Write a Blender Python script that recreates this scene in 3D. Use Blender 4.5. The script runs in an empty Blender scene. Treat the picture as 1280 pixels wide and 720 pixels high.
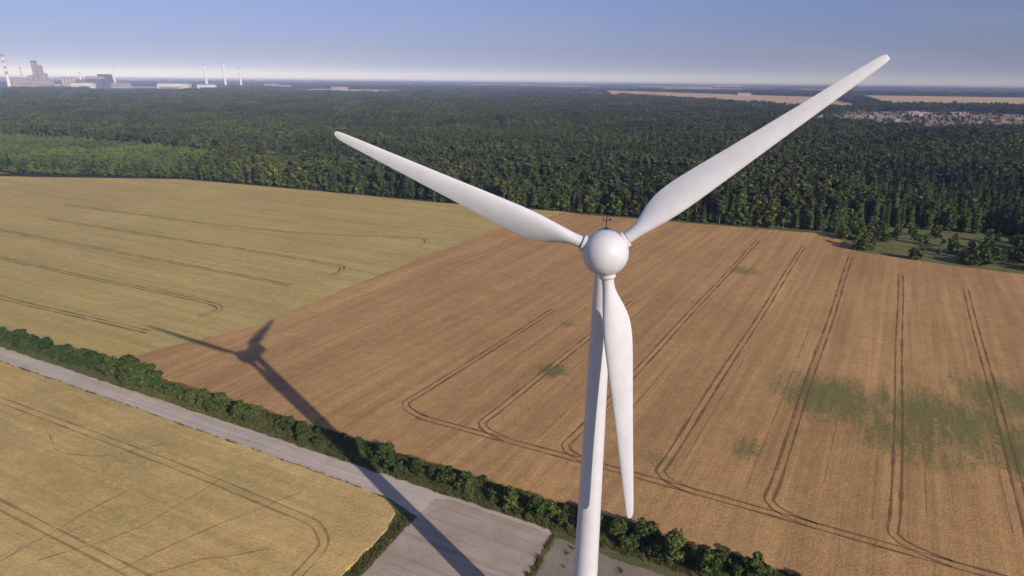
import bpy, bmesh, random
import numpy as np
from math import *
from mathutils import Vector, Matrix
from mathutils.geometry import tessellate_polygon

random.seed(7); rng=np.random.default_rng(7)
sc=bpy.context.scene
sc.view_settings.view_transform='Standard'; sc.view_settings.look='None'
sc.view_settings.exposure=0; sc.view_settings.gamma=1

# ------------------------------------------------------------ helpers
def link(o,parent=None):
    sc.collection.objects.link(o)
    if parent: o.parent=parent
    return o
def mesh_obj(name,V,F,mats,midx=None,parent=None,smooth=False,do_link=True):
    me=bpy.data.meshes.new(name); me.from_pydata([tuple(v) for v in V],[],[tuple(f) for f in F])
    for m in (mats if isinstance(mats,(list,tuple)) else [mats]): me.materials.append(m)
    if midx is not None: me.polygons.foreach_set('material_index',np.array(midx,dtype=np.int32))
    if smooth: me.polygons.foreach_set('use_smooth',np.ones(len(F),dtype=bool))
    me.update()
    o=bpy.data.objects.new(name,me)
    if do_link: link(o,parent)
    return o

class NT:
    def __init__(s,name):
        s.m=bpy.data.materials.new(name); s.m.use_nodes=True
        s.t=s.m.node_tree; s.b=s.t.nodes['Principled BSDF']; s.out=s.t.nodes['Material Output']
        s.b.inputs['Roughness'].default_value=.9; s.b.inputs['Specular IOR Level'].default_value=.15
        s.tc=s.t.nodes.new('ShaderNodeTexCoord')
    def n(s,ty,**k):
        x=s.t.nodes.new(ty)
        for a,b in k.items(): setattr(x,a,b)
        return x
    def L(s,a,b): s.t.links.new(a,b)
    def mapping(s,rot=0,scale=(1,1,1)):
        m=s.n('ShaderNodeMapping'); m.inputs['Scale'].default_value=scale
        m2=s.n('ShaderNodeMapping'); m2.inputs['Rotation'].default_value=(0,0,rot)
        s.L(s.tc.outputs['Object'],m2.inputs['Vector']); s.L(m2.outputs[0],m.inputs['Vector']); return m.outputs[0]
    def noise(s,scale,detail=3,rough=.55,vec=None,dist=0):
        x=s.n('ShaderNodeTexNoise'); x.inputs['Scale'].default_value=scale; x.inputs['Detail'].default_value=detail
        x.inputs['Roughness'].default_value=rough; x.inputs['Distortion'].default_value=dist
        s.L(vec if vec is not None else s.tc.outputs['Object'],x.inputs['Vector']); return x.outputs['Fac']
    def ramp(s,v,a,b,lo=0.,hi=1.,smooth=False):
        x=s.n('ShaderNodeMapRange')
        if smooth: x.interpolation_type='SMOOTHSTEP'
        for i,q in zip(('From Min','From Max','To Min','To Max'),(a,b,lo,hi)): x.inputs[i].default_value=q
        s.L(v,x.inputs['Value']); return x.outputs['Result']
    def mix(s,f,a,b,mode='MIX'):
        x=s.n('ShaderNodeMix',data_type='RGBA',blend_type=mode)
        if isinstance(f,(int,float)): x.inputs[0].default_value=f
        else: s.L(f,x.inputs[0])
        for q,i in ((a,6),(b,7)):
            if isinstance(q,tuple): x.inputs[i].default_value=(*q[:3],1)
            else: s.L(q,x.inputs[i])
        return x.outputs[2]
    def math(s,op,a,b=None):
        x=s.n('ShaderNodeMath',operation=op)
        for q,i in ((a,0),(b,1)):
            if q is None: continue
            if isinstance(q,(int,float)): x.inputs[i].default_value=q
            else: s.L(q,x.inputs[i])
        return x.outputs[0]
    def grey(s,v):
        x=s.n('ShaderNodeCombineColor')
        for i in range(3): s.L(v,x.inputs[i])
        return x.outputs[0]
    def bump(s,v,strength=.5,dist=.2):
        x=s.n('ShaderNodeBump'); x.inputs['Strength'].default_value=strength; x.inputs['Distance'].default_value=dist
        s.L(v,x.inputs['Height']); s.L(x.outputs[0],s.b.inputs['Normal'])
    def base(s,c):
        if isinstance(c,tuple): s.b.inputs['Base Color'].default_value=(*c[:3],1)
        else: s.L(c,s.b.inputs['Base Color'])
        return s.m

def plain(name,c,rough=.7,var=.15,scale=.5):
    t=NT(name); t.b.inputs['Roughness'].default_value=rough
    v=t.ramp(t.noise(scale,4),.3,.7,1-var,1+var)
    return t.base(t.mix(1.,c,t.grey(v),'MULTIPLY'))

# ------------------------------------------------------------ site frame (metres)
O=np.array([-18.,116.]); u=np.array([.903,-.43]); u/=np.linalg.norm(u); nn=np.array([-u[1],u[0]])
def ST(s,t): p=O+s*u+t*nn; return (float(p[0]),float(p[1]))
TV=np.array([.52,.854]); TV/=np.linalg.norm(TV); TW=np.array([TV[1],-TV[0]])

# ------------------------------------------------------------ materials
ANG_T=atan2(TV[1],TV[0]); ANG_R=atan2(u[1],u[0])
def field_mat(name,A,B,C,ang,weeds=(),weedcol=(.125,.14,.045),streak=.16,big=.012,wk=1.):
    t=NT(name)
    n1=t.noise(big,5,.6,dist=.6); n2=t.noise(.09,4,.6); n3=t.noise(1.6,4,.7); n4=t.noise(.35,3,.6)
    st=t.noise(1.,3,.6,vec=t.mapping(-ang,(.012,.42,1)))
    st2=t.noise(1.,2,.6,vec=t.mapping(-ang,(.004,.09,1)))
    rows=t.noise(1.,2,.5,vec=t.mapping(-ang,(.03,2.2,1)))
    c=t.mix(t.ramp(n1,.38,.62),A,B); c=t.mix(t.ramp(n2,.5,.8,0,.6),c,C)
    c=t.mix(1.,c,t.grey(t.ramp(st,.3,.7,1-streak,1+streak)),'MULTIPLY')
    c=t.mix(1.,c,t.grey(t.ramp(st2,.3,.7,1-streak*.7,1+streak*.7)),'MULTIPLY')
    c=t.mix(1.,c,t.grey(t.ramp(rows,.3,.7,.94,1.06)),'MULTIPLY')
    c=t.mix(1.,c,t.grey(t.ramp(n3,.25,.75,.72,1.28)),'MULTIPLY')
    c=t.mix(1.,c,t.grey(t.ramp(n4,.3,.7,.9,1.1)),'MULTIPLY')
    if weeds:
        tot=None
        for (x,y,r,a) in weeds:
            d=t.n('ShaderNodeVectorMath',operation='DISTANCE'); t.L(t.tc.outputs['Object'],d.inputs[0]); d.inputs[1].default_value=(x,y,.7)
            m=t.ramp(d.outputs['Value'],r,r*.1,0,a,True); tot=m if tot is None else t.math('MAXIMUM',tot,m)
        wn_=t.noise(1.,5,.75,vec=t.mapping(-ang,(.06,.4,1)),dist=.5); wf=t.noise(1.1,3,.75)
        w=t.math('ADD',t.math('MULTIPLY',wn_,.8),t.math('MULTIPLY',wf,.6))
        w=t.ramp(t.math('ADD',w,t.math('MULTIPLY',tot,.38)),.80,1.06,0,.85*wk)
        w=t.math('MULTIPLY',w,t.ramp(tot,.0,.4))
        c=t.mix(w,c,weedcol)
    t.bump(t.math('ADD',n3,t.math('MULTIPLY',st,.6)),.5,.3)
    return t.base(c)

m_right=field_mat('wheat_brown',(.41,.238,.098),(.465,.28,.118),(.35,.207,.086),ANG_T,
    weeds=[(94,160,28,1.),(119,147,34,1.),(132,132,30,1.),(105,140,28,.8),(13,176,9,1.),(113,286,14,.8),(60,133,10,.7),(36,128,8,.6),(22,215,7,.5),(145,160,28,.9)])
m_left=field_mat('barley_olive',(.43,.325,.115),(.48,.365,.135),(.38,.30,.105),ANG_R,streak=.10)
m_near=field_mat('wheat_gold',(.54,.365,.14),(.60,.42,.175),(.47,.32,.115),ANG_R,weeds=[(-95,128,36,.6),(-60,118,28,.5),(-130,150,40,.6),(-80,105,30,.5)],weedcol=(.34,.28,.10),streak=.10,big=.02)
def track_mat(name,c,dens=.75):
    t=NT(name); n=t.noise(.25,4,.7); n2=t.noise(2.,2)
    t.base(t.mix(1.,c,t.grey(t.ramp(n2,.3,.7,.8,1.2)),'MULTIPLY'))
    tr=t.n('ShaderNodeBsdfTransparent'); mx=t.n('ShaderNodeMixShader')
    t.L(t.ramp(n,.3,.62,dens*.35,dens),mx.inputs[0]); t.L(tr.outputs[0],mx.inputs[1]); t.L(t.b.outputs[0],mx.inputs[2])
    t.L(mx.outputs[0],t.out.inputs[0]); return t.m
m_trackR=track_mat('track_soil',(.21,.12,.057),.75)
m_trackL=track_mat('track_soil_light',(.21,.15,.06),.8)
m_trail=track_mat('animal_trail',(.31,.215,.09),.5)

def ground_mat():
    t=NT('grassland')
    n=t.noise(.25,5,.65); f=t.noise(1.5,4,.7)
    near=t.mix(t.ramp(n,.35,.65),(.075,.088,.03),(.15,.13,.055))
    near=t.mix(1.,near,t.grey(t.ramp(f,.25,.75,.6,1.4)),'MULTIPLY')
    n5=t.noise(1.,5,.65,vec=t.mapping(0,(.00045,.0011,1)),dist=.3)
    n6=t.noise(1.,3,.6,vec=t.mapping(.3,(.0016,.0022,1)))
    far=t.mix(t.ramp(n5,.48,.51),(.022,.034,.016),(.55,.38,.22))
    far=t.mix(t.ramp(n6,.55,.58),far,(.09,.12,.045))
    forest=t.mix(t.ramp(n,.3,.7),(.022,.03,.013),(.04,.05,.02))
    l=t.n('ShaderNodeVectorMath',operation='LENGTH'); t.L(t.tc.outputs['Object'],l.inputs[0])
    c=t.mix(t.ramp(l.outputs['Value'],460,620),near,forest)
    c=t.mix(t.ramp(l.outputs['Value'],4300,4600),c,far)
    t.bump(f,.5,.15)
    return t.base(c)
m_ground=ground_mat()
def gravel(name,A,B,fine=3.,ang=None,spot=.2,nscale=.12):
    t=NT(name); n=t.noise(nscale,5,.65,dist=.4); f=t.noise(fine,4,.75)
    c=t.mix(t.ramp(n,.35,.65),A,B); c=t.mix(1.,c,t.grey(t.ramp(f,.25,.75,1-spot,1+spot)),'MULTIPLY')
    if ang is not None:
        w=t.noise(1.,3,.6,vec=t.mapping(-ang,(.02,.9,1)))
        c=t.mix(1.,c,t.grey(t.ramp(w,.3,.7,.82,1.14)),'MULTIPLY')
    t.bump(f,.4,.06); return t.base(c)
m_road=gravel('road_gravel',(.56,.475,.38),(.47,.40,.32),ang=ANG_R)
m_pad=gravel('pad_gravel',(.46,.37,.29),(.37,.295,.23),ang=ANG_R)
m_pad2=gravel('dark_gravel',(.22,.18,.14),(.29,.24,.19),spot=.35)
m_verge=gravel('verge_grass',(.08,.105,.032),(.15,.14,.055),fine=1.6,spot=.45)
m_clear=gravel('meadow',(.11,.125,.042),(.19,.175,.07),fine=1.2,spot=.45)

def leaf_mat(name,A,B,tr=.18):
    t=NT(name); oi=t.n('ShaderNodeObjectInfo'); g=t.n('ShaderNodeNewGeometry')
    c=t.mix(oi.outputs['Random'],A,B)
    c=t.mix(1.,c,t.grey(t.ramp(g.outputs['Random Per Island'],0,1,.62,1.38)),'MULTIPLY')
    rn=t.noise(.007,2,.6,vec=g.outputs['Position']); c=t.mix(1.,c,t.mix(t.ramp(rn,.38,.62),(.72,.80,.82),(1.45,1.28,1.0)),'MULTIPLY')
    t.t.nodes.remove(t.b)
    df=t.n('ShaderNodeBsdfDiffuse'); t.L(c,df.inputs[0])
    if tr:
        tl=t.n('ShaderNodeBsdfTranslucent'); t.L(c,tl.inputs[0]); mx=t.n('ShaderNodeMixShader'); mx.inputs[0].default_value=tr
        t.L(df.outputs[0],mx.inputs[1]); t.L(tl.outputs[0],mx.inputs[2]); t.L(mx.outputs[0],t.out.inputs[0])
    else: t.L(df.outputs[0],t.out.inputs[0])
    return t.m
m_spruce=leaf_mat('spruce_needles',(.034,.056,.023),(.062,.084,.032),0)
m_pine=leaf_mat('pine_needles',(.052,.074,.032),(.080,.098,.040),0)
m_birch=leaf_mat('birch_leaves',(.062,.108,.028),(.11,.145,.040))
m_bush=leaf_mat('willow_leaves',(.055,.092,.028),(.105,.135,.045))
m_young=leaf_mat('young_leaves',(.10,.145,.042),(.14,.175,.056))
m_bark=plain('bark',(.085,.065,.05)); m_bark2=plain('pale_bark',(.25,.20,.16))

# ------------------------------------------------------------ camera / light / sky
f,pt,ro,Hc=763.916,.32985,.01003,88.387
R0=Vector((1,0,0)); U0=Vector((0,sin(pt),cos(pt))); Fw=Vector((0,cos(pt),-sin(pt)))
Rv=R0*cos(ro)+U0*sin(ro); Uv=U0*cos(ro)-R0*sin(ro)
cd=bpy.data.cameras.new('camera'); cam=link(bpy.data.objects.new('camera',cd))
M=Matrix((Rv,Uv,-Fw)).transposed().to_4x4(); M.translation=Vector((0,0,Hc)); cam.matrix_world=M
cd.sensor_width=36; cd.lens=f/1280*36; cd.clip_start=.5; cd.clip_end=200000; sc.camera=cam

AZ,EL=2.4449,.42536
sd=Vector((sin(AZ)*cos(EL),cos(AZ)*cos(EL),sin(EL)))
sl=bpy.data.lights.new('sun','SUN'); sl.energy=4.5; sl.angle=radians(.5); sl.color=(1,.90,.78)
so=link(bpy.data.objects.new('sun',sl)); so.rotation_euler=(-sd).to_track_quat('-Z','Y').to_euler(); so.location=(60,-80,200)

w=bpy.data.worlds.new('World'); sc.world=w; w.use_nodes=True; nt=w.node_tree
bg=nt.nodes['Background']; sky=nt.nodes.new('ShaderNodeTexSky'); sky.sky_type='NISHITA'; sky.sun_disc=False
sky.sun_elevation=EL; sky.sun_rotation=AZ; sky.air_density=1.0; sky.dust_density=.6; sky.ozone_density=2.5; sky.altitude=90
tcw=nt.nodes.new('ShaderNodeTexCoord'); sx=nt.nodes.new('ShaderNodeSeparateXYZ'); nt.links.new(tcw.outputs['Generated'],sx.inputs[0])
er=nt.nodes.new('ShaderNodeMapRange'); er.interpolation_type='SMOOTHSTEP'; er.inputs['From Min'].default_value=-.02; er.inputs['From Max'].default_value=.26; nt.links.new(sx.outputs[2],er.inputs['Value'])
tm=nt.nodes.new('ShaderNodeMix'); tm.data_type='RGBA'; tm.inputs[6].default_value=(.42,.47,.95,1); tm.inputs[7].default_value=(.92,.84,1.16,1); nt.links.new(er.outputs[0],tm.inputs[0])
tint=nt.nodes.new('ShaderNodeMix'); tint.data_type='RGBA'; tint.blend_type='MULTIPLY'; tint.inputs[0].default_value=1
nt.links.new(tm.outputs[2],tint.inputs[7]); nt.links.new(sky.outputs[0],tint.inputs[6])
mp=nt.nodes.new('ShaderNodeMapping'); mp.inputs['Scale'].default_value=(1.2,1.2,9); mp.inputs['Rotation'].default_value=(0,.12,0)
cn=nt.nodes.new('ShaderNodeTexNoise'); cn.inputs['Scale'].default_value=2.2; cn.inputs['Detail'].default_value=6; cn.inputs['Distortion'].default_value=.4
mr=nt.nodes.new('ShaderNodeMapRange'); mr.inputs['From Min'].default_value=.46; mr.inputs['From Max'].default_value=.78; mr.inputs['To Max'].default_value=.34
cm=nt.nodes.new('ShaderNodeMix'); cm.data_type='RGBA'; cm.inputs[7].default_value=(4.2,4.0,5.2,1)
nt.links.new(tcw.outputs['Generated'],mp.inputs[0]); nt.links.new(mp.outputs[0],cn.inputs['Vector']); nt.links.new(cn.outputs['Fac'],mr.inputs['Value'])
nt.links.new(mr.outputs[0],cm.inputs[0]); nt.links.new(tint.outputs[2],cm.inputs[6]); nt.links.new(cm.outputs[2],bg.inputs[0])
bg.inputs[1].default_value=.088

# haze: a real homogeneous layer of air over the land
hm=bpy.data.materials.new('haze'); hm.use_nodes=True; ht=hm.node_tree; ht.nodes.clear()
ho=ht.nodes.new('ShaderNodeOutputMaterial'); hv=ht.nodes.new('ShaderNodeVolumeScatter'); hv.inputs['Color'].default_value=(.33,.41,.78,1)
hv.inputs['Density'].default_value=1.0e-4; hv.inputs['Anisotropy'].default_value=-.3; ht.links.new(hv.outputs[0],ho.inputs['Volume'])
S=60000
V=[(x,y,z) for z in (-20,420) for y in (-S,S) for x in (-S,S)]
mesh_obj('haze_air',V,[(0,2,3,1),(4,5,7,6),(0,1,5,4),(2,6,7,3),(0,4,6,2),(1,3,7,5)],hm)

# ------------------------------------------------------------ ground & sheets
N=96; V=[(0,0,0)]; F=[]
rs=[300,1000,3000,10000,25000,55000]
for r in rs:
    for i in range(N): V.append((r*cos(2*pi*i/N),r*sin(2*pi*i/N),0))
for i in range(N): F.append((0,1+i,1+(i+1)%N))
for k in range(len(rs)-1):
    for i in range(N):
        a=1+k*N+i;b=1+k*N+(i+1)%N; F.append((a,a+N,b+N,b))
mesh_obj('ground',V,F,m_ground)

def sheet(name,pts,z,mat,jit=0.,step=6.,skirt=0.,parent=None):
    P=[]
    n=len(pts)
    for i in range(n):
        a=np.array(pts[i],float); b=np.array(pts[(i+1)%n],float); d=b-a; L=np.linalg.norm(d); k=max(1,int(L/step)) if jit>0 else 1
        nv=np.array([-d[1],d[0]])/max(L,1e-6)
        for j in range(k):
            q=a+d*j/k
            if j>0: q=q+nv*rng.normal()*jit
            P.append((q[0],q[1],z))
    tri=tessellate_polygon([[Vector(p) for p in P]])
    F=[]
    for t in tri:
        a,b,c=[Vector(P[i]) for i in t]
        F.append(t if (b-a).cross(c-a).z>0 else (t[0],t[2],t[1]))
    V=list(P)
    if skirt>0:
        m=len(P); V+= [(p[0],p[1],z-skirt) for p in P]
        for i in range(m): j=(i+1)%m; F.append((i,j,m+j,m+i))
    return mesh_obj(name,V,F,mat,parent=parent)

bound=[(32,411),(-15,363),(-55,287),(-84,231),(-91,213),ST(-128,9)]
edge=[(32,418),(85,401),(150,378),(194,362),(191,322),(221,300),(249,284),(330,228),(460,150)]
rf=[ST(-128,9),ST(-60,9.3),ST(0,9),ST(60,9),ST(120,9),ST(260,9)]+[(460,-20)]+edge[::-1]+bound[:-1]
sheet('wheat_field',rf,.70,m_right,jit=.3,skirt=.7,step=4)
lf=[ST(-520,9),ST(-100,9),ST(-60,60),(60,405),(32,424),(-60,452),(-157,494),(-296,548),(-430,552),(-560,560),(-900,640)]
sheet('barley_field',lf,.62,m_left,jit=.25,skirt=.62)
nf=[ST(-420,-6.8),ST(-13,-6.8),ST(-7,-7.6),ST(-2.5,-10),ST(-.8,-15),ST(-1,-90),ST(-60,-200),ST(-420,-260)]
sheet('wheat_field',nf,.66,m_near,jit=.2,step=2.5,skirt=.66)
sheet('stubble_field',[(-470,575),(-640,640),(-900,760),(-900,660),(-560,572)],.05,m_left)

sheet('grass_verge',[ST(-420,-7.2),ST(-8,-7.2),ST(1,-12),ST(.5,-100),ST(140,-100),ST(260,0),ST(260,9.6),ST(-420,9.6)],.02,m_verge)
sheet('gravel_road',[ST(-420,-6.1),ST(-15,-6.1),ST(-6,-6.5),ST(2,-8.5),ST(4,-3),ST(30,-1),ST(29,.1),ST(-3,.2),ST(-420,-.4)],.05,m_road,jit=.16,step=2.)
sheet('gravel_pad',[ST(2.2,-7),ST(2.6,-2),ST(6,-.6),ST(29.6,-.9),ST(30.3,-14),ST(30.2,-62),ST(1.8,-62)],.08,m_pad,jit=.14,step=1.5)
sheet('gravel_yard',[ST(31,-1.6),ST(53,-1.8),ST(60,-12),ST(58,-60),ST(31.2,-60)],.08,m_pad2,jit=.3,step=2)

# tyre tracks in the crops
def resample(P,step=2.5):
    P=[np.array(p,float) for p in P]; out=[]
    Q=[2*P[0]-P[1]]+P+[2*P[-1]-P[-2]]
    for i in range(1,len(Q)-2):
        a,b,c,d=Q[i-1:i+3]; k=max(2,int(np.linalg.norm(c-b)/step))
        for j in range(k):
            t=j/k; out.append(.5*((2*b)+(-a+c)*t+(2*a-5*b+4*c-d)*t*t+(-a+3*b-3*c+d)*t**3))
    out.append(P[-1]); return np.array(out)
def tracks(name,lines,z,mat,w=.55,gauge=1.0,wob=.16):
    V=[];F=[]
    for ln in lines:
        C=resample(ln); T=np.gradient(C,axis=0); T/=np.linalg.norm(T,axis=1)[:,None]; Nn=np.stack([-T[:,1],T[:,0]],1)
        k=len(C); ph=rng.uniform(0,6); x=np.arange(k)
        C=C+Nn*(np.sin(x*.13+ph)*wob+np.sin(x*.047+ph*2)*wob*1.5)[:,None]
        for g in ((-gauge,gauge) if gauge else (0,)):
            ww=w*(.5+.15*np.sin(x*.7+ph+g)+rng.normal(0,.09,k)); b=len(V)
            for i in range(k):
                for sgn in (-1,1):
                    q=C[i]+Nn[i]*(g+sgn*ww[i]); V.append((q[0],q[1],z))
            for i in range(k-1): a=b+2*i; F.append((a,a+2,a+3,a+1))
    return mesh_obj(name,V,F,mat)
def along_for_t(c,t):
    p=TW*c-O; return (t-p@nn)/(TV@nn)
lines=[]
tops={-105.5:205,-81.5:232,-57.5:372,-33.5:372,-9.5:360,14.:338,38.5:330,62.:300,86.:290}
for c in (-105.5,-81.5,-57.5,-33.5,-9.5,14.,38.5,62.,86.):
    a0=along_for_t(c,34)
    s0=(TW*c+TV*a0-O)@u
    curve=[ST(s0+9,25),ST(s0+3,26.4),ST(s0-.6,29.5)]
    top=tops[c]
    lines.append([tuple(p) for p in curve]+[tuple(TW*c+TV*a) for a in np.linspace(a0+2,top,7)])
lines.append([ST(s,25+.3*sin(s*.05)) for s in range(-20,180,20)])
tracks('tyre_tracks',lines,.72,m_trackR,w=.58,gauge=.95)
fl=[]
for c in np.arange(-95,80,5.):
    if rng.random()<.6:
        a=along_for_t(c,30+rng.uniform(0,20)); fl.append([tuple(TW*c+TV*x) for x in np.linspace(a,a+rng.uniform(25,110),4)])
tracks('drill_marks',fl,.71,m_trail,w=.35,gauge=0,wob=.05)
ll=[[(-420,372),(-257,294),(-150,246),(-124,234),(-117,229),(-116,224),(-121,219)],
    [(-400,398),(-243,325),(-170,291),(-98,257)],
    [(-330,296),(-214,239),(-150,211),(-131,203)],
    [(-300,385),(-150,318),(-90,290),(-83,284),(-82,277),(-86,272)],
    [(-320,430),(-150,360),(-60,345),(-50,340),(-49,333),(-53,328)]]
tracks('tyre_tracks',ll,.64,m_trackL,w=.7,gauge=1.)
nl=[[ST(-330,-20),ST(-200,-21),ST(-100,-20),ST(-30,-20),ST(-12,-22),ST(-8,-34),ST(-8,-80)],
    [ST(-300,-46),ST(-180,-45),ST(-80,-46),ST(-30,-46)]]
tracks('tyre_tracks',nl,.68,m_trail,w=.5,gauge=.95)
tl=[]
for s0,t0,da in ((-25,-14,-2.0),(-45,-18,-1.6),(-70,-14,-2.2),(-18,-30,-2.4),(-60,-30,-1.9)):
    p=np.array([s0,t0],float); L=[ST(*p)]; a=da
    for i in range(9): a+=rng.normal()*.16; p=p+4*np.array([cos(a),sin(a)]); L.append(ST(*p))
    tl.append(L)
tracks('animal_trails',tl,.70,m_trail,w=.3,gauge=0,wob=.15)

# ------------------------------------------------------------ vegetation prototypes
def quad(V,F,c,a,b,jit=.25):
    i=len(V)
    for s,t in ((-1,-1),(1,-1),(1,1),(-1,1)): V.append(c+a*s*(1+rng.normal()*jit)+b*t*(1+rng.normal()*jit))
    F.append((i,i+1,i+2,i+3))
def trunk(V,F,h,r0,r1,n=5,lean=0.):
    i=len(V)
    for z,r in ((0,r0),(h,r1)):
        for k in range(n): V.append(np.array([r*cos(2*pi*k/n)+lean*z,r*sin(2*pi*k/n),z]))
    for k in range(n): F.append((i+k,i+(k+1)%n,i+n+(k+1)%n,i+n+k))
def spruce(h=20.,tiers=15,nb=9,R=3.1,low=.08):
    V=[];F=[];M=[]
    trunk(V,F,h*.97,.22,.03); M+= [1]*len(F)
    for i in range(tiers):
        t=i/tiers; z=h*(low+(1-low)*t); r0=R*(1-t)**.85*(1+.15*rng.normal()*.5)+.25; ph=rng.uniform(0,6)
        for k in range(nb if t<.7 else max(4,nb-3)):
            a=ph+2*pi*k/nb+rng.normal()*.18; r=r0*rng.uniform(.65,1.15); d=np.array([cos(a),sin(a),0]); s=np.array([-sin(a),cos(a),0])
            wd=r*rng.uniform(.28,.42)+.1; b=np.array([0,0,z+h/tiers*.7])
            i0=len(V); V+= [b+d*.05,b+d*r*.6+s*wd+np.array([0,0,-r*.35]),b+d*r+np.array([0,0,-r*.42-.2]),b+d*r*.6-s*wd+np.array([0,0,-r*.35]),b+d*r*.55+np.array([0,0,-r*.08])]
            F+= [(i0,i0+4,i0+1),(i0+1,i0+4,i0+2),(i0+4,i0+3,i0+2),(i0,i0+3,i0+4)]; M+=[0]*4
    return V,F,M
def leafy(h,crown0,Rx,nclump,per,size,tr=.2,branches=4):
    V=[];F=[];M=[]
    trunk(V,F,h*.9,tr,tr*.25,lean=rng.normal()*.01)
    for k in range(branches):
        a=rng.uniform(0,6.28); z=h*(crown0+.1+.4*rng.random()); i=len(V); L=Rx*.8; d=np.array([cos(a)*L,sin(a)*L,L*.7]); p=np.array([0,0,z]); s=np.array([-sin(a),cos(a),0])*tr*.4; q=np.array([0,0,tr*.4])
        V+= [p-s,p+s,p+q,p+d]; F+=[(i,i+1,i+3),(i+1,i+2,i+3),(i+2,i,i+3)]
    M=[1]*len(F)
    zc=h*(crown0+1)/2; rz=h*(1-crown0)/2
    for c in range(nclump):
        v=rng.normal(size=3); v/=np.linalg.norm(v); rad=rng.uniform(.35,.95)
        tz=v[2]*rad; cc=np.array([v[0]*rad*Rx,v[1]*rad*Rx,zc+tz*rz]); cr=Rx*rng.uniform(.25,.42)
        for j in range(per):
            w_=rng.normal(size=3); w_/=np.linalg.norm(w_); p=cc+w_*cr*np.array([1,1,.8])*rng.uniform(.75,1.05)
            nrm=w_+rng.normal(size=3)*.45; nrm/=np.linalg.norm(nrm); t1=np.cross(nrm,rng.normal(size=3)); t1/=np.linalg.norm(t1); t2=np.cross(nrm,t1)
            sz=size*rng.uniform(.6,1.3); quad(V,F,p,t1*sz,t2*sz); M.append(0)
    return V,F,M
def merge(items,scatter):
    V=[];F=[];M=[]
    for (Vi,Fi,Mi),(x,y,s,a,mo) in zip(items,scatter):
        b=len(V); ca,sa=cos(a),sin(a)
        for p in Vi: V.append(np.array([x+s*(p[0]*ca-p[1]*sa),y+s*(p[0]*sa+p[1]*ca),s*p[2]]))
        F+= [tuple(b+i for i in f_) for f_ in Fi]; M+=[m+mo for m in Mi]
    return V,F,M
def coll(name,protos):
    c=bpy.data.collections.new(name)
    for i,(nm,(V,F,M),mats) in enumerate(protos):
        o=mesh_obj('%02d_%s'%(i,nm),V,F,mats,M,do_link=False); c.objects.link(o)
    return c
T_sp=[spruce(21,13,7),spruce(18,12,7,2.7),spruce(23,14,7,3.2,.2)]
T_pi=[leafy(19,.42,2.6,12,11,.8,.24,2),leafy(20,.38,2.9,13,11,.85,.25,2)]
T_bi=[leafy(17,.12,3.2,18,12,.68,.16,3),leafy(15,.05,3.7,20,12,.72,.16,3)]
C_forest=coll('forest_trees',[('spruce',t,[m_spruce,m_bark]) for t in T_sp]+[('pine',t,[m_pine,m_bark2]) for t in T_pi]+[('birch',t,[m_birch,m_bark2]) for t in T_bi])
def clumps(nk,nt_,half,det):
    cl=[]
    for k in range(nk):
        it=[];sp=[]; pb=rng.uniform(.1,.5)
        for j in range(nt_):
            q=rng.random()
            if q<.5: it.append(spruce(rng.uniform(15,22),6+det,5+det//2,3.4)); mo=0
            elif q<1-pb*.5: it.append(leafy(rng.uniform(16,20),.4,2.9,6+det,5+det,1.5-.12*det,.25,0)); mo=2
            else: it.append(leafy(rng.uniform(12,17),.1,3.6,7+det,5+det,1.6-.13*det,.2,0)); mo=4
            a=rng.uniform(0,6.28); r=half*sqrt(rng.random())
            sp.append((r*cos(a),r*sin(a),1.,rng.uniform(0,6),mo))
        cl.append(('clump',merge(it,sp),[m_spruce,m_bark,m_pine,m_bark2,m_birch,m_bark2]))
    return cl
C_mid=coll('forest_groups',clumps(8,16,13,4))
C_far=coll('forest_clumps',clumps(6,24,21,0))
C_bush=coll('bushes',[('bush',leafy(4.2,.02,2.2,34,42,.2,.07,6),[m_bush,m_bark]),('bush',leafy(3.2,.0,2.4,34,40,.19,.06,6),[m_bush,m_bark]),
    ('bush',leafy(5.4,.05,2.3,38,42,.21,.09,6),[m_bush,m_bark]),('bush',leafy(2.2,.0,1.7,22,36,.17,.05,5),[m_bush,m_bark])])
C_young=coll('young_trees',[('young',leafy(6,.05,2.4,14,12,.5,.1,2),[m_young,m_bark]),('young',leafy(5,.0,2.8,14,12,.5,.1,2),[m_young,m_bark])])
def tuft():
    V=[];F=[];M=[]
    for k in range(26):
        a=rng.uniform(0,6.28); r=rng.uniform(0,.8); p=np.array([r*cos(a),r*sin(a),0]); b=rng.uniform(0,6.28); l=np.array([cos(b),sin(b),0]); h=rng.uniform(.35,1.)
        i=len(V); V+=[p-l*.09,p+l*.09,p+np.array([rng.normal()*.2,rng.normal()*.2,h])]; F.append((i,i+1,i+2)); M.append(0)
    return V,F,M
m_tuft=leaf_mat('grass_blades',(.09,.115,.035),(.18,.17,.075))
C_tuft=coll('grass_tufts',[('tuft',tuft(),[m_tuft]) for _ in range(3)])

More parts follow.
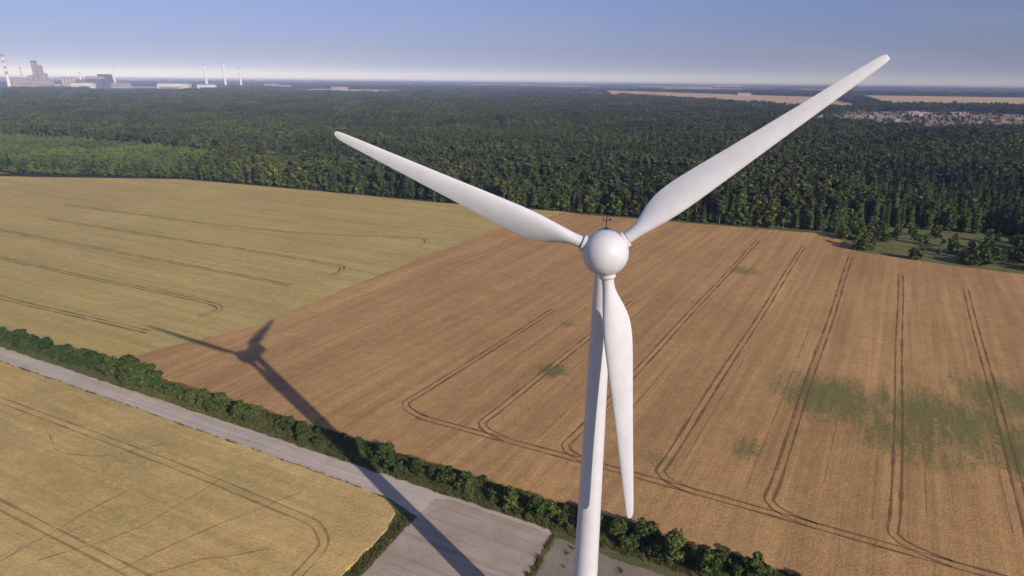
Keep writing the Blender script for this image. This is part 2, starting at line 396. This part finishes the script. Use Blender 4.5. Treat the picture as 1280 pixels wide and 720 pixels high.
def scatter(name,P,sc_,rot,idx,c):
    me=bpy.data.meshes.new(name); n=len(P); me.vertices.add(n); me.vertices.foreach_set('co',np.asarray(P,dtype=np.float32).ravel())
    a=me.attributes.new('scl','FLOAT_VECTOR','POINT'); a.data.foreach_set('vector',np.asarray(sc_,dtype=np.float32).ravel())
    r=np.zeros((n,3),dtype=np.float32); r[:,2]=rot; r[:,0]=rng.normal(0,.03,n)
    a=me.attributes.new('rt','FLOAT_VECTOR','POINT'); a.data.foreach_set('vector',r.ravel())
    a=me.attributes.new('ix','INT','POINT'); a.data.foreach_set('value',np.asarray(idx,dtype=np.int32))
    o=link(bpy.data.objects.new(name,me))
    g=bpy.data.node_groups.new(name,'GeometryNodeTree'); g.interface.new_socket('Geometry',in_out='INPUT',socket_type='NodeSocketGeometry'); g.interface.new_socket('Geometry',in_out='OUTPUT',socket_type='NodeSocketGeometry')
    gi=g.nodes.new('NodeGroupInput'); go=g.nodes.new('NodeGroupOutput'); ip=g.nodes.new('GeometryNodeInstanceOnPoints'); ci=g.nodes.new('GeometryNodeCollectionInfo')
    ci.inputs['Collection'].default_value=c; ci.inputs['Separate Children'].default_value=True; ci.inputs['Reset Children'].default_value=True
    def at(nm,ty):
        x=g.nodes.new('GeometryNodeInputNamedAttribute'); x.data_type=ty; x.inputs['Name'].default_value=nm
        return [s for s in x.outputs if s.enabled and s.name=='Attribute'][0]
    ip.inputs['Pick Instance'].default_value=True
    g.links.new(gi.outputs[0],ip.inputs['Points']); g.links.new(ci.outputs[0],ip.inputs['Instance'])
    g.links.new(at('scl','FLOAT_VECTOR'),ip.inputs['Scale']); g.links.new(at('rt','FLOAT_VECTOR'),ip.inputs['Rotation']); g.links.new(at('ix','INT'),ip.inputs['Instance Index'])
    g.links.new(ip.outputs[0],go.inputs[0])
    md=o.modifiers.new('scatter','NODES'); md.node_group=g
    return o
def inpoly(P,poly):
    x,y=P[:,0],P[:,1]; r=np.zeros(len(P),bool); n=len(poly)
    for i in range(n):
        x1,y1=poly[i]; x2,y2=poly[(i+1)%n]
        c=((y1>y)!=(y2>y)); xi=(x2-x1)*(y-y1)/((y2-y1) if y2!=y1 else 1e-9)+x1; r^=c&(x<xi)
    return r
def wn(P,s,seed=0):
    x,y=P[:,0]*s+seed*3.1,P[:,1]*s+seed*1.7
    return (np.sin(x+1.3*np.sin(y*.7+seed))+np.sin(y*1.1+1.1*np.sin(x*.9))+np.sin((x+y)*1.9+seed)*.6+np.sin((x-y)*2.7)*.4)/3.

front=[(-900,690),(-640,640),(-461,575),(-296,556),(-157,499),(-60,458),(33,428),(85,407),(150,386),(200,372),(228,392),(300,368),(345,300),(330,250),(430,190),(700,60)]
forest=front+[(9000,60),(9000,9000),(-9000,9000),(-9000,690)]
young=[(-940,690),(-640,650),(-461,572),(-296,556),(-290,600),(-350,740),(-520,840),(-800,940),(-1000,1020)]
clearA=[(560,3700),(1000,2150),(1250,2200),(1900,3900),(750,5600)]
clearB=[(1480,2500),(2500,2350),(3900,4300),(2400,4600)]
clearC=[(300,3700),(560,3300),(620,3900),(350,4800)]
clearD=[(-1500,3800),(-700,3500),(-500,4600),(-1500,5000)]
quarry=[(600,1500),(780,1180),(1050,1220),(1600,1800),(1500,2050),(1150,2050)]
plant=[(-3900,3300),(-2900,3500),(-2500,5100),(-4200,5600)]
works=[(-1950,3300),(-2300,3300),(-3000,5000),(-1900,5000)]
holes=[clearA,clearB,clearC,clearD,quarry,plant,works]
def cand(n,y0,y1,margin=1.12):
    Y=np.sqrt(rng.uniform(y0*y0,y1*y1,n)); X=rng.uniform(-1,1,n)*(Y*.86*margin+40); return np.stack([X,Y],1)
P=cand(43000,250,980)
k=inpoly(P,forest)&~inpoly(P,young)
k&=~((wn(P,.012,3)>.62)&(P[:,1]>650)&(wn(P,.05,1)>-.3))
P=P[k]; n=len(P)
mixn=wn(P,.006,5)+rng.normal(0,.45,n)
idx=np.where(mixn>.45,rng.integers(5,7,n),np.where(mixn>-.15,rng.integers(3,5,n),rng.integers(0,3,n)))
s=rng.uniform(.62,1.12,n)*(1+.14*wn(P,.02,8)); scl=np.stack([s*rng.uniform(.95,1.3,n)]*2+[s],1)
scatter('forest',np.c_[P,np.zeros(n)],scl,rng.uniform(0,6.28,n),idx,C_forest)
E=[]
for a,b in zip(front[1:-1],front[2:]):
    a=np.array(a,float);b=np.array(b,float);L=np.linalg.norm(b-a);d=(b-a)/L;nv=np.array([-d[1],d[0]])
    for j in range(int(L/1.5)):
        E.append(a+d*rng.uniform(0,L)+nv*abs(rng.normal())*6)
E=np.array(E); n=len(E); s=rng.uniform(.3,.95,n)
scatter('forest_edge_trees',np.c_[E,np.zeros(n)],np.stack([s*1.3]*2+[s],1),rng.uniform(0,6.28,n),rng.choice([0,1,2,5,6,6],n),C_forest)
P=cand(7000,970,1900,1.08); k=inpoly(P,forest)&~inpoly(P,young)
for h in holes: k&=~inpoly(P,h)
P=P[k]; n=len(P); s=rng.uniform(.75,1.18,n)*(1+.14*wn(P,.012,8))
scatter('middle_forest',np.c_[P,np.zeros(n)],np.stack([s,s,s],1),rng.uniform(0,6.28,n),rng.integers(0,8,n),C_mid)
P=cand(26000,1860,5600,1.05); k=inpoly(P,forest)
for h in holes: k&=~inpoly(P,h)
k&=~((wn(P*np.array([.5,1.]),.0035,2)>.5)&(P[:,1]>2600))
P=P[k]; n=len(P); s=rng.uniform(.8,1.15,n)
scatter('distant_forest',np.c_[P,np.zeros(n)],np.stack([s,s,s*rng.uniform(.85,1.1,n)],1),rng.uniform(0,6.28,n),rng.integers(0,6,n),C_far)
P=cand(9000,5500,15000,1.0); k=(wn(P*np.array([.35,1.]),.0019,4)<-.05)
P=P[k]; n=len(P); s=rng.uniform(1.2,2.4,n)
scatter('horizon_forest',np.c_[P,np.zeros(n)],np.stack([s*2,s,s*.38],1),rng.normal(0,.15,n),rng.integers(0,6,n),C_far)
P=np.c_[rng.uniform(-1000,-290,9500),rng.uniform(555,1020,9500)]; k=inpoly(P,young); P=P[k]; n=len(P); s=rng.uniform(.6,1.2,n)
scatter('young_trees',np.c_[P,np.zeros(n)],np.stack([s]*3,1),rng.uniform(0,6.28,n),rng.integers(0,2,n),C_young)
P=np.c_[rng.uniform(560,1650,2600),rng.uniform(1130,2150,2600)]; k=inpoly(P,quarry)&(wn(P,.02,6)>-.05); P=P[k]; n=len(P); s=rng.uniform(.3,.8,n)
scatter('quarry_trees',np.c_[P,np.zeros(n)],np.stack([s*1.4]*2+[s],1),rng.uniform(0,6.28,n),rng.integers(3,7,n),C_forest)
sheet('meadow',[(191,322),(194,366),(228,392),(300,368),(345,300),(330,232),(249,284),(221,300)],.03,m_clear)
B=[]
for cx,cy,r,nb_ in ((196,330,7,14),(200,352,8,16),(238,302,6,12),(250,312,12,34),(275,305,12,30),(262,292,5,8),(225,360,18,22),(290,330,18,40),(215,312,3,4),(250,345,20,14)):
    for _ in range(nb_): B.append((cx+rng.normal()*r*.6,cy+rng.normal()*r*.6))
B=np.array(B); n=len(B); s=rng.uniform(.25,.62,n)
scatter('shrubs',np.c_[B,np.zeros(n)],np.stack([s*1.3]*2+[s],1),rng.uniform(0,6.28,n),rng.choice([5,6],n),C_forest)
B=[];S_=[];I=[]
def hb(s0,s1,dens,lo,hi,t0,t1):
    for _ in range(int((s1-s0)*dens)):
        s=rng.uniform(s0,s1); B.append((*ST(s,rng.uniform(t0,t1)),0)); q=rng.uniform(lo,hi); S_.append((q*1.1,q*1.1,q)); I.append(rng.integers(0,4))
hb(-420,-118,.9,.5,1.0,2.5,7.5)
hb(-124,-104,1.2,.7,1.4,2.5,7)
hb(-104,-60,.8,.4,.9,2.5,7)
hb(-60,-22,.4,.3,.65,3,7.5)
hb(-22,45,.6,.4,.9,2.5,6.5)
hb(45,170,.6,.5,1.15,2.5,7)
hb(-420,170,.35,.2,.4,1.2,8.6)
scatter('roadside_hedge',B,S_,rng.uniform(0,6.28,len(B)),I,C_bush)
G=[]
for _ in range(9000): G.append((*ST(rng.uniform(-260,130),rng.uniform(.3,9.2)),0))
for _ in range(1200): G.append((*ST(rng.uniform(-260,-14),rng.uniform(-7.2,-6.4)),0))
for _ in range(1800): G.append((*ST(rng.uniform(58,75),rng.uniform(-50,0)),0))
for _ in range(500): G.append((*ST(rng.uniform(-1,2),rng.uniform(-45,-10)),0))
for _ in range(110): G.append((*ST(rng.normal(30.7,.25),rng.uniform(-45,-1)),0.05))
for _ in range(60): G.append((*ST(rng.uniform(34,56),rng.uniform(-30,-2)),0.07))
n=len(G); s=rng.uniform(.3,.95,n)
scatter('grass_tufts',G,np.stack([s]*3,1),rng.uniform(0,6.28,n),rng.integers(0,3,n),C_tuft)

# ------------------------------------------------------------ far sheets
m_farfield=gravel('far_crop',(.55,.38,.21),(.46,.34,.18),fine=.02,nscale=.004)
m_quarry=gravel('quarry_stone',(.34,.245,.21),(.15,.125,.09),fine=.05,spot=.4,nscale=.012)
for q in (clearA,clearB,clearC,clearD): sheet('far_field',q,.5,m_farfield)
sheet('quarry_ground',quarry,.5,m_quarry)
V=[];F=[]
for _ in range(240):
    p=np.array([rng.uniform(560,1650),rng.uniform(1130,2150)])
    if not inpoly(p[None],quarry)[0]: continue
    r=rng.uniform(8,26);h=r*rng.uniform(.25,.4);b=len(V);k=9
    for j in range(k): a=2*pi*j/k; V.append((p[0]+r*cos(a)*rng.uniform(.8,1.5),p[1]+r*sin(a)*rng.uniform(.8,1.2),0))
    for j in range(k): a=2*pi*j/k; V.append((p[0]+.45*r*cos(a)*rng.uniform(.7,1.3),p[1]+.45*r*sin(a),h*rng.uniform(.6,1)))
    V.append((p[0],p[1],h))
    for j in range(k): q=(j+1)%k; F+=[(b+j,b+q,b+k+q,b+k+j),(b+k+j,b+k+q,b+2*k)]
mesh_obj('spoil_heaps',V,F,m_quarry)

# ------------------------------------------------------------ industry
m_conc=plain('concrete',(.32,.28,.27),.8,.12,.02); m_wht=plain('white_cladding',(.66,.64,.63),.6,.08,.02); m_redp=plain('red_paint',(.45,.24,.22)); m_dark=plain('dark_steel',(.10,.095,.095),.6)
def empty(name,loc):
    e=bpy.data.objects.new(name,None); e.location=loc; return link(e)
def boxVF(V,F,x0,x1,y0,y1,z0,z1):
    b=len(V); V+= [(x,y,z) for z in (z0,z1) for y in (y0,y1) for x in (x0,x1)]
    F+= [tuple(b+i for i in q) for q in ((0,2,3,1),(4,5,7,6),(0,1,5,4),(2,6,7,3),(0,4,6,2),(1,3,7,5))]
def lathe(name,prof,mat,parent=None,n=24,midx=None,mats=None,smooth=True):
    V=[];F=[];M=[]
    for r,z in prof:
        for k in range(n): V.append((r*cos(2*pi*k/n),r*sin(2*pi*k/n),z))
    for i in range(len(prof)-1):
        for k in range(n): F.append((i*n+k,i*n+(k+1)%n,(i+1)*n+(k+1)%n,(i+1)*n+k)); M.append(midx[i] if midx else 0)
    return mesh_obj(name,V,F,mats or mat,M,parent=parent,smooth=smooth)
def chimney(x,y,h,r,banded):
    e=empty('chimney',(x,y,0)); k=12; prof=[(r*(1-.45*i/k),h*i/k) for i in range(k+1)]
    lathe('shaft',prof,None,e,20,[(1 if (i>=5 and i%2==1 and banded) else 0) for i in range(k)],[m_wht,m_redp])
    lathe('rim',[(r*.56,h-4),(r*.66,h-3),(r*.66,h+1),(r*.5,h+1),(r*.45,h-5)],m_dark,e)
    return e
chimney(-3290,4187,205,11,True); chimney(-3700,4850,130,8,True); chimney(-3330,4950,105,7,False)
chimney(-2450,5130,170,10,False); chimney(-2345,5230,182,10,False); chimney(-2240,5280,155,9,False)
chimney(-3130,5050,140,7,False)
e=empty('cement_plant',(-3500,4750,0)); V=[];F=[]
for (x0,x1,y0,y1,h) in ((-40,-12,0,30,172),(-4,18,0,34,150),(24,46,0,30,95),(-80,-52,0,40,80),(60,150,10,60,58),(180,300,0,60,50),(-200,-94,-10,60,60)):
    boxVF(V,F,x0,x1,y0,y1,0,h)
    if h>80:
        for z in range(15,h,14): boxVF(V,F,x0-2,x1+2,y0-2,y1+2,z,z+1.6)
mesh_obj('preheater_tower',V,F,m_conc,parent=e)
V=[];F=[]
for (x0,x1,y0,y1,z0,z1) in ((-45,-8,5,20,172,180),(345,410,0,50,0,76),(430,510,5,50,0,92),(-60,440,-20,-6,40,46)): boxVF(V,F,x0,x1,y0,y1,z0,z1)
mesh_obj('silo_block',V,F,m_dark,parent=e)
for i,x in enumerate((200,226,252,278)):
    o=lathe('silo',[(12,0),(12,66),(9,70),(0.1,73)],m_conc,e); o.location=(x,-40,0)
def shed(x,y,w_,d,h,mat,rot=0.):
    e=empty('factory_shed',(x,y,0)); e.rotation_euler[2]=rot
    V=[(-w_/2,-d/2,0),(w_/2,-d/2,0),(w_/2,d/2,0),(-w_/2,d/2,0),(-w_/2,-d/2,h),(w_/2,-d/2,h),(w_/2,d/2,h),(-w_/2,d/2,h)]
    mesh_obj('walls',V,[(0,1,5,4),(1,2,6,5),(2,3,7,6),(3,0,4,7)],mat,parent=e)
    mesh_obj('roof',[(-w_/2-1,-d/2-1,h),(w_/2+1,-d/2-1,h),(w_/2+1,d/2+1,h),(-w_/2-1,d/2+1,h),(-w_/2-1,0,h*1.3),(w_/2+1,0,h*1.3)],[(0,1,5,4),(2,3,4,5),(3,0,4),(1,2,5)],m_conc,parent=e)
    V=[];F=[]
    for i in range(int(w_/14)): x0=-w_/2+6+i*14; boxVF(V,F,x0,x0+7,-d/2-.6,-d/2-.1,h*.45,h*.7)
    mesh_obj('windows',V,F,m_dark,parent=e)
for a in ((-2230,4200,170,60,34,m_wht,.1),(-2080,4350,110,50,28,m_wht,.1),(-1980,3700,120,40,18,m_wht,-.1),(-2950,4400,130,60,30,m_wht,.2),(-2750,4500,110,50,28,m_conc,0),(-2500,4800,160,50,26,m_conc,0),(-3350,4500,220,50,36,m_conc,.1),(-3050,4700,110,60,58,m_dark,.1),
    (-1700,4700,130,50,22,m_conc,.1),(-1250,4600,110,50,18,m_conc,.1),(-1850,4900,90,40,26,m_conc,0),
    (1130,1800,50,20,8,m_conc,.3),(1280,1850,40,18,7,m_conc,.3),(900,1500,30,16,6,m_conc,.6),(2100,3000,70,30,9,m_conc,.1),(1500,4200,90,40,12,m_conc,.1)): shed(*a)

# ------------------------------------------------------------ wind turbine
t=NT('turbine_paint'); t.b.inputs['Roughness'].default_value=.42; t.b.inputs['Specular IOR Level'].default_value=.4
n1=t.noise(.5,5,.65); n2=t.noise(6.,4,.7); n3=t.noise(1.,4,.7,vec=t.mapping(0,(2.5,2.5,.12)))
c=t.mix(t.ramp(n1,.35,.7),(.67,.665,.69),(.60,.595,.625)); c=t.mix(t.ramp(n2,.6,.8,0,.3),c,(.42,.40,.40)); c=t.mix(t.ramp(n3,.55,.8,0,.2),c,(.40,.38,.37)); m_paint=t.base(c)
m_seam=plain('seam_grey',(.33,.32,.34),.6,.1)
m_steel=plain('steel_grey',(.22,.21,.21),.5,.1)
hub=Vector((10.425,66.154,70.)); psi,phi,ti=-.14441,.66818,.08257
nv=Vector((sin(psi)*cos(ti),-cos(psi)*cos(ti),sin(ti))); e1=Vector((cos(psi),sin(psi),0)); e2=nv.cross(e1)
top=hub-nv*3.727; BX,BY=top.x,top.y
T=empty('wind_turbine',(BX,BY,0))
inv=Vector((-BX,-BY,0))
prof=[(2.35,0),(2.35,.25),(2.0,.26)]+[(2.0-(2.0-1.1)*(i/22)**.95,.26+(67.4-.26)*i/22) for i in range(1,23)]
tw=lathe('tower',prof,m_paint,T,48)
for z in (22.5,45.5,67.0):
    r=2.0-.9*(z/67.4)**.95
    lathe('tower_flange',[(r-.02,z-.05),(r+.02,z-.04),(r+.02,z+.04),(r-.02,z+.05)],m_paint,T,48)
lathe('foundation',[(3.6,0.0),(3.6,.35),(3.4,.4),(0.1,.4)],m_conc,T,40)
V=[];F=[]; boxVF(V,F,-.55,.55,-2.12,-1.8,1.2,3.5); d=mesh_obj('door',V,F,m_steel,parent=T); d.rotation_euler[2]=.9
HM=Matrix((e1,e2,nv)).transposed().to_4x4(); HM.translation=hub+inv
def rotor_obj(o,extra=Matrix.Identity(4)): o.matrix_local=HM@extra; return o
sph=[]
for i in range(0,33):
    a=-pi/2+pi*i/32; sph.append((max(.001,2.6*cos(a)),2.6*sin(a)*(1.02 if a>0 else .95)))
rotor_obj(lathe('hub_spinner',sph,m_paint,T,64))
for zz in (1.35,-.9):
    r=sqrt(2.6**2-zz**2)*1.001; rotor_obj(lathe('hub_seam',[(r+.004,zz-.022),(r+.014,zz),(r-.004,zz+.022)],m_seam,T,48))
rotor_obj(lathe('nacelle',[(.01,-9.2),(.9,-9.1),(1.5,-8.6),(1.75,-7.5),(1.9,-5),(1.95,-2.6),(1.8,-1.9),(1.8,-1.2)],m_paint,T,40))
lathe('yaw_bearing',[(1.15,67.3),(1.3,67.4),(1.3,68.2),(1.2,68.6)],m_paint,T,32)
st=[(2.3,1.42,1.,0),(3.0,1.42,1.,0),(3.4,1.36,1.,0),(4.2,1.45,.92,.15),(5.2,1.95,.66,.5),(6.4,2.65,.42,.85),(7.8,3.2,.31,1),(9.3,3.42,.27,1),(11,3.36,.25,1),(14,3.0,.22,1),(18,2.5,.2,1),(23,1.95,.18,1),(28,1.45,.17,1),(31.5,1.1,.16,1),(32.8,.95,.15,1),(33.35,.75,.14,1),(33.65,.4,.12,1)]
def blade():
    V=[];F=[];n=32
    for r,c,th,bl in st:
        tw_=radians(17*max(0,1-(r-4)/22)**1.4+3)
        for k in range(n):
            a=2*pi*k/n; uu=(1+cos(a))/2
            yt=5*(.2969*sqrt(uu)-.126*uu-.3516*uu**2+.2843*uu**3-.1036*uu**4)*th
            ax=(uu-.32)*c; ay=(yt if sin(a)>=0 else -yt*.8)*c+ .03*c*4*uu*(1-uu)
            cx=cos(a)*.5*c; cy=sin(a)*.5*c*th
            x=ax*bl+cx*(1-bl); y=ay*bl+cy*(1-bl)
            Y=x*cos(tw_)+y*sin(tw_); Z=-x*sin(tw_)+y*cos(tw_)
            V.append((r,Y,Z))
    for i in range(len(st)-1):
        for k in range(n): F.append((i*n+k,(i+1)*n+k,(i+1)*n+(k+1)%n,i*n+(k+1)%n))
    F.append(tuple((len(st)-1)*n+k for k in range(n)))
    return V,F
bV,bF=blade()
for k in range(3):
    X=Matrix.Rotation(phi+k*2*pi/3,4,'Z')
    o=mesh_obj('blade_%d'%(k+1),bV,bF,m_paint,parent=T,smooth=True); rotor_obj(o,X)
    md=o.modifiers.new('sub','SUBSURF'); md.levels=1; md.render_levels=1
    Y=X@Matrix.Rotation(pi/2,4,'Y')
    rotor_obj(lathe('blade_collar',[(.95,1.9),(.95,2.78),(.9,2.86),(.74,2.88)],m_paint,T,36),Y)
    rotor_obj(lathe('blade_root_ring',[(.7,2.86),(.76,2.88),(.76,2.98),(.7,3.0)],m_seam,T,36),Y)
V=[];F=[]
boxVF(V,F,-.04,.04,-.04,.04,0,1.7); boxVF(V,F,-.45,.45,-.03,.03,.95,1.02); boxVF(V,F,-.03,.03,-.4,.4,.6,.66)
boxVF(V,F,-.47,-.38,-.05,.05,1.0,1.35); boxVF(V,F,.36,.5,-.06,.06,1.0,1.25); boxVF(V,F,-.3,.3,-.2,.2,-.3,.06)
mo=mesh_obj('wind_sensor',V,F,m_dark,parent=T); q=hub-nv*6.6; mo.location=q+inv+Vector((0,0,1.85))
